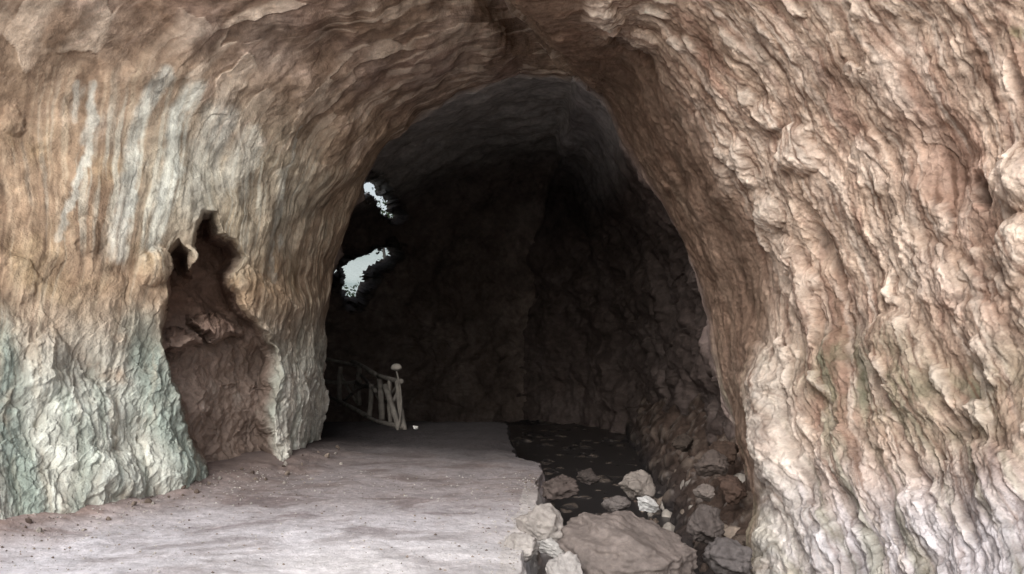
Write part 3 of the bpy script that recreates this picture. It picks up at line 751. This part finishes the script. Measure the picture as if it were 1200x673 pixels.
# fine grit lying on the path
gr_ = np.random.default_rng(77); gV = []; gF = []; base = np.array([(1,0,0),(-.9,.1,0),(0,1,.1),(.1,-.9,0),(0,.1,.7),(.1,0,-.7)], F32)
tri = np.array([(0,2,4),(2,1,4),(1,3,4),(3,0,4),(2,0,5),(1,2,5),(3,1,5),(0,3,5)])
for k in range(2000):
    Y = 5.0+4.6*gr_.random(); xl = float(np.interp(Y, [5, 6.7, 8.8, 10.4, 12.2], [-4.8, -4.0, -3.2, -2.5, -2.4])); xr = float(edge_x(Y))
    t = gr_.random() if gr_.random() < .55 else min(.98, abs(gr_.normal())*.13)
    if gr_.random() < .15: t = 1-abs(gr_.normal())*.05
    X = xl+(xr-xl)*t
    i = int(np.searchsorted(ys, Y)); i = min(i, len(ys)-1); j = int(np.searchsorted(PF[i, :len(us), 0], X)); j = min(j, len(us)-1)
    sz = .005+.010*gr_.random()**2.5
    gF.append(tri+len(gV)*6); gV.append(base*sz*gr_.uniform(.6, 1.3, (6, 1))+np.array([X, Y, PF[i, j, 2]+sz*.25]))
gcl = np.repeat(np.array([lin(*((150,140,132), (186,182,178), (112,102,96), (178,174,170))[q]) for q in gr_.integers(0, 4, len(gV))]), 6, 0)
go = link('gravel', mesh_np('gravel', np.concatenate(gV), np.concatenate(gF), gcl, smooth=False), M_PATH); go['kind'] = 'stuff'
thing_tag(go, 'fine loose grit scattered over the pale path', 'gravel')

# ------------------------------------------------------------------ wooden railing
def wood_mat(name, rgb, k=1.):
    m, nt, b = new_mat(name)
    tc = nd(nt, 'ShaderNodeTexCoord'); nz = nd(nt, 'ShaderNodeTexNoise'); nz.inputs['Scale'].default_value = 9; nz.inputs['Detail'].default_value = 5
    nt.links.new(tc.outputs['Object'], nz.inputs['Vector'])
    c = lin(*rgb)
    r = ramp(nt, nz.outputs['Fac'], [(.3, tuple(float(q) for q in c*.6)), (.7, tuple(float(q) for q in c*1.2))]); nt.links.new(r.outputs[0], b.inputs['Base Color'])
    b.inputs['Roughness'].default_value = .85
    bp = nd(nt, 'ShaderNodeBump'); bp.inputs['Strength'].default_value = .4; bp.inputs['Distance'].default_value = .01
    nt.links.new(nz.outputs['Fac'], bp.inputs['Height']); nt.links.new(bp.outputs[0], b.inputs['Normal'])
    return m
M_WOOD = wood_mat('weathered_wood', (124,119,113)); M_PALE = wood_mat('pale_cap', (142,137,130))

def log_mesh(name, a, b, r0, r1, seed, seg=10, rings=9):
    a = np.array(a, float); b = np.array(b, float); d = b-a; L = np.linalg.norm(d); d /= L
    s = np.cross(d, [0, 0, 1] if abs(d[2]) < .9 else [1, 0, 0]); s /= np.linalg.norm(s); t = np.cross(d, s)
    r = np.random.default_rng(seed); bend = r.normal(size=2)*.025*L
    vs = []; fs = []
    for i in range(rings):
        u = i/(rings-1); c = a+d*L*u+(s*bend[0]+t*bend[1])*math.sin(math.pi*u)
        rad = (r0+(r1-r0)*u)*(1+r.normal()*.05)
        for k in range(seg):
            an = 2*math.pi*k/seg; vs.append(c+(s*math.cos(an)+t*math.sin(an))*rad*(1+r.normal()*.03))
    for i in range(rings-1):
        for k in range(seg): fs.append((i*seg+k, i*seg+(k+1) % seg, (i+1)*seg+(k+1) % seg, (i+1)*seg+k))
    fs.append(tuple(range(seg-1, -1, -1))); fs.append(tuple(range((rings-1)*seg, rings*seg)))
    me = bpy.data.meshes.new(name); me.from_pydata([tuple(q) for q in vs], [], fs); me.update()
    for p in me.polygons: p.use_smooth = len(p.vertices) == 4
    return me

rail_o = np.array([-1.85, 13.7, 0.])
fence = bpy.data.objects.new('wooden_railing', None); C.objects.link(fence); fence.location = rail_o
thing_tag(fence, 'rustic railing of weathered wooden poles at the left edge of the path', 'railing')
def pole(kind, A_, B_, r0=.045, r1=.04, seed=0):
    link(kind, log_mesh(kind, np.array(A_)-rail_o, np.array(B_)-rail_o, r0, r1, seed), M_WOOD, fence)
def pp(px, py, d): return ray_point(px, py, d)
pole('post', pp(474,505,13.7), pp(466,446,13.7), .05, .045, 1)
pole('brace', pp(468,504,13.6), pp(451,452,14.2), .05, .045, 2)
pole('brace', pp(461,470,13.75), pp(468,447,13.65), .03, .03, 3)
pole('post', pp(448,492,15.0), pp(445,444,15.0), .055, .05, 4)
pole('post', pp(432,491,15.6), pp(435,450,15.6), .045, .045, 5)
pole('post', pp(421,475,17.6), pp(422,428,17.6), .055, .05, 6)
pole('post', pp(398,476,17.8), pp(399,430,17.8), .05, .05, 16)
pole('rail', pp(470,447,13.6), pp(443,440,15.0), .04, .035, 7)
pole('rail', pp(447,443,14.95), pp(412,424,17.6), .04, .035, 8)
pole('rail', pp(470,500,13.62), pp(429,488,15.6), .04, .035, 9)
pole('rail', pp(433,489,15.55), pp(388,466,17.9), .045, .035, 10)
pole('rail', pp(423,447,17.55), pp(380,447,18.0), .04, .04, 11)
pole('rail', pp(447,452,14.9), pp(418,448,17.5), .035, .035, 12)
pole('brace', pp(440,458,15.1), pp(400,473,17.6), .035, .03, 13)
pole('brace', pp(411,448,17.7), pp(419,468,17.6), .035, .03, 14)
pole('brace', pp(452,470,14.6), pp(468,448,13.68), .03, .03, 15)
pole('rail', pp(422,429,17.55), pp(380,420,18.0), .035, .035, 17)
pole('brace', pp(446,470,15.0), pp(423,440,17.5), .03, .028, 18)
pole('post', pp(458,497,14.2), pp(457,445,14.2), .04, .035, 19)
pole('brace', pp(400,440,17.8), pp(418,472,17.6), .03, .028, 20)

capo = bpy.data.objects.new('marker_post', None); C.objects.link(capo); b0 = pp(466,503,13.55); b0[2] = 0.02; capo.location = b0
thing_tag(capo, 'thin stick with a pale rounded cap standing at the near end of the wooden railing', 'marker post')
top = pp(464.5,434,13.55)-b0
link('stick', log_mesh('stick', (0, 0, -.04), top, .018, .016, 3), M_WOOD, capo)
bm = bmesh.new(); bmesh.ops.create_uvsphere(bm, u_segments=20, v_segments=12, radius=1)
for v in bm.verts:
    zz = v.co.z; v.co = Vector((v.co.x*.088, v.co.y*.088, zz*(.07 if zz > 0 else .045)))
me = bpy.data.meshes.new('cap'); bm.to_mesh(me); bm.free()
for p in me.polygons: p.use_smooth = True
o = link('cap', me, M_PALE, capo); o.location = top+np.array([0, 0, .035])

# ------------------------------------------------------------------ trees beyond the far opening
m_leaf, nt, b = new_mat('leaf')
oi = nd(nt, 'ShaderNodeTexNoise'); oi.inputs['Scale'].default_value = 1.7
tc = nd(nt, 'ShaderNodeTexCoord'); nt.links.new(tc.outputs['Object'], oi.inputs['Vector'])
r = ramp(nt, oi.outputs['Fac'], [(.3, (.03, .06, .02)), (.7, (.10, .15, .06))]); nt.links.new(r.outputs[0], b.inputs['Base Color']); b.inputs['Roughness'].default_value = .6
def tree(loc, H, label, seed, spread=1.6, low=.35):
    r = np.random.default_rng(seed)
    t = bpy.data.objects.new('tree', None); C.objects.link(t); t.location = loc
    thing_tag(t, label, 'tree', 'trees beyond the far opening')
    bm = bmesh.new(); vs = []; fs = []
    me0 = log_mesh('trunk', (0, 0, -.3), (r.normal()*.2, r.normal()*.2, H*.8), .13, .05, seed)
    bm.from_mesh(me0)
    tips = []
    for k in range(9):
        hz = H*r.uniform(low, .85); a = r.uniform(0, 6.28); L = r.uniform(.6, 1.)*spread
        e = (math.cos(a)*L, math.sin(a)*L, hz+L*r.uniform(.2, .7)); tips.append(e)
        mb = log_mesh('limb', (0, 0, hz), e, .045, .015, seed+k, 6, 5); bm.from_mesh(mb); bpy.data.meshes.remove(mb)
    bpy.data.meshes.remove(me0)
    me = bpy.data.meshes.new('trunk'); bm.to_mesh(me); bm.free(); link('trunk', me, M_WOOD, t)
    V_ = []; Q_ = []
    for e in tips+[(0, 0, H*.85), (0, 0, H)]:
        for _ in range(150):
            c = np.array(e)+r.normal(size=3)*np.array([.42, .42, .3])
            a = r.normal(size=3); a /= np.linalg.norm(a); b_ = np.cross(a, r.normal(size=3)); b_ /= np.linalg.norm(b_)
            s = r.uniform(.05, .1); i = len(V_)
            V_ += [c-a*s, c+b_*s*.5, c+a*s, c-b_*s*.5]; Q_.append((i, i+1, i+2, i+3))
    link('crown', mesh_np('crown', np.array(V_), np.array(Q_), smooth=False), m_leaf, t)
tree((-5.6, 31.0, -.6), 3.3, 'low leafy tree at the bottom of the lower opening to daylight', 3)
tree((-4.7, 33.0, -.4), 7.2, 'leafy tree whose top shows through the upper slit of daylight', 8, .8, .75)

# ------------------------------------------------------------------ light
SUN_EL, SUN_AZ = math.radians(35), math.radians(197)     # azimuth clockwise from +Y: behind the camera, a little to its left
w = bpy.data.worlds.new('World'); bpy.context.scene.world = w; w.use_nodes = True
nt = w.node_tree; bg = nt.nodes['Background']
sky = nt.nodes.new('ShaderNodeTexSky'); sky.sky_type = 'NISHITA'; sky.sun_disc = False
sky.sun_elevation = SUN_EL; sky.sun_rotation = SUN_AZ; sky.air_density = 1.2; sky.dust_density = 4; sky.ozone_density = 1
hs = nt.nodes.new('ShaderNodeHueSaturation'); hs.inputs['Saturation'].default_value = .45; hs.inputs['Value'].default_value = 1.15
nt.links.new(sky.outputs[0], hs.inputs['Color']); nt.links.new(hs.outputs[0], bg.inputs[0]); bg.inputs[1].default_value = .15
sl = bpy.data.lights.new('sun', 'SUN'); sl.energy = 1.5; sl.angle = math.radians(40); sl.color = (1, .975, .94)
so = bpy.data.objects.new('sun', sl); C.objects.link(so)
sd_ = Vector((math.sin(SUN_AZ)*math.cos(SUN_EL), math.cos(SUN_AZ)*math.cos(SUN_EL), math.sin(SUN_EL)))
so.rotation_euler = sd_.to_track_quat('Z', 'Y').to_euler()

sc = bpy.context.scene
sc.view_settings.view_transform = 'Standard'; sc.view_settings.look = 'None'; sc.view_settings.exposure = 0; sc.view_settings.gamma = 1
sc.render.engine = 'CYCLES'
sc.cycles.use_denoising = True; sc.cycles.max_bounces = 10; sc.cycles.diffuse_bounces = 8
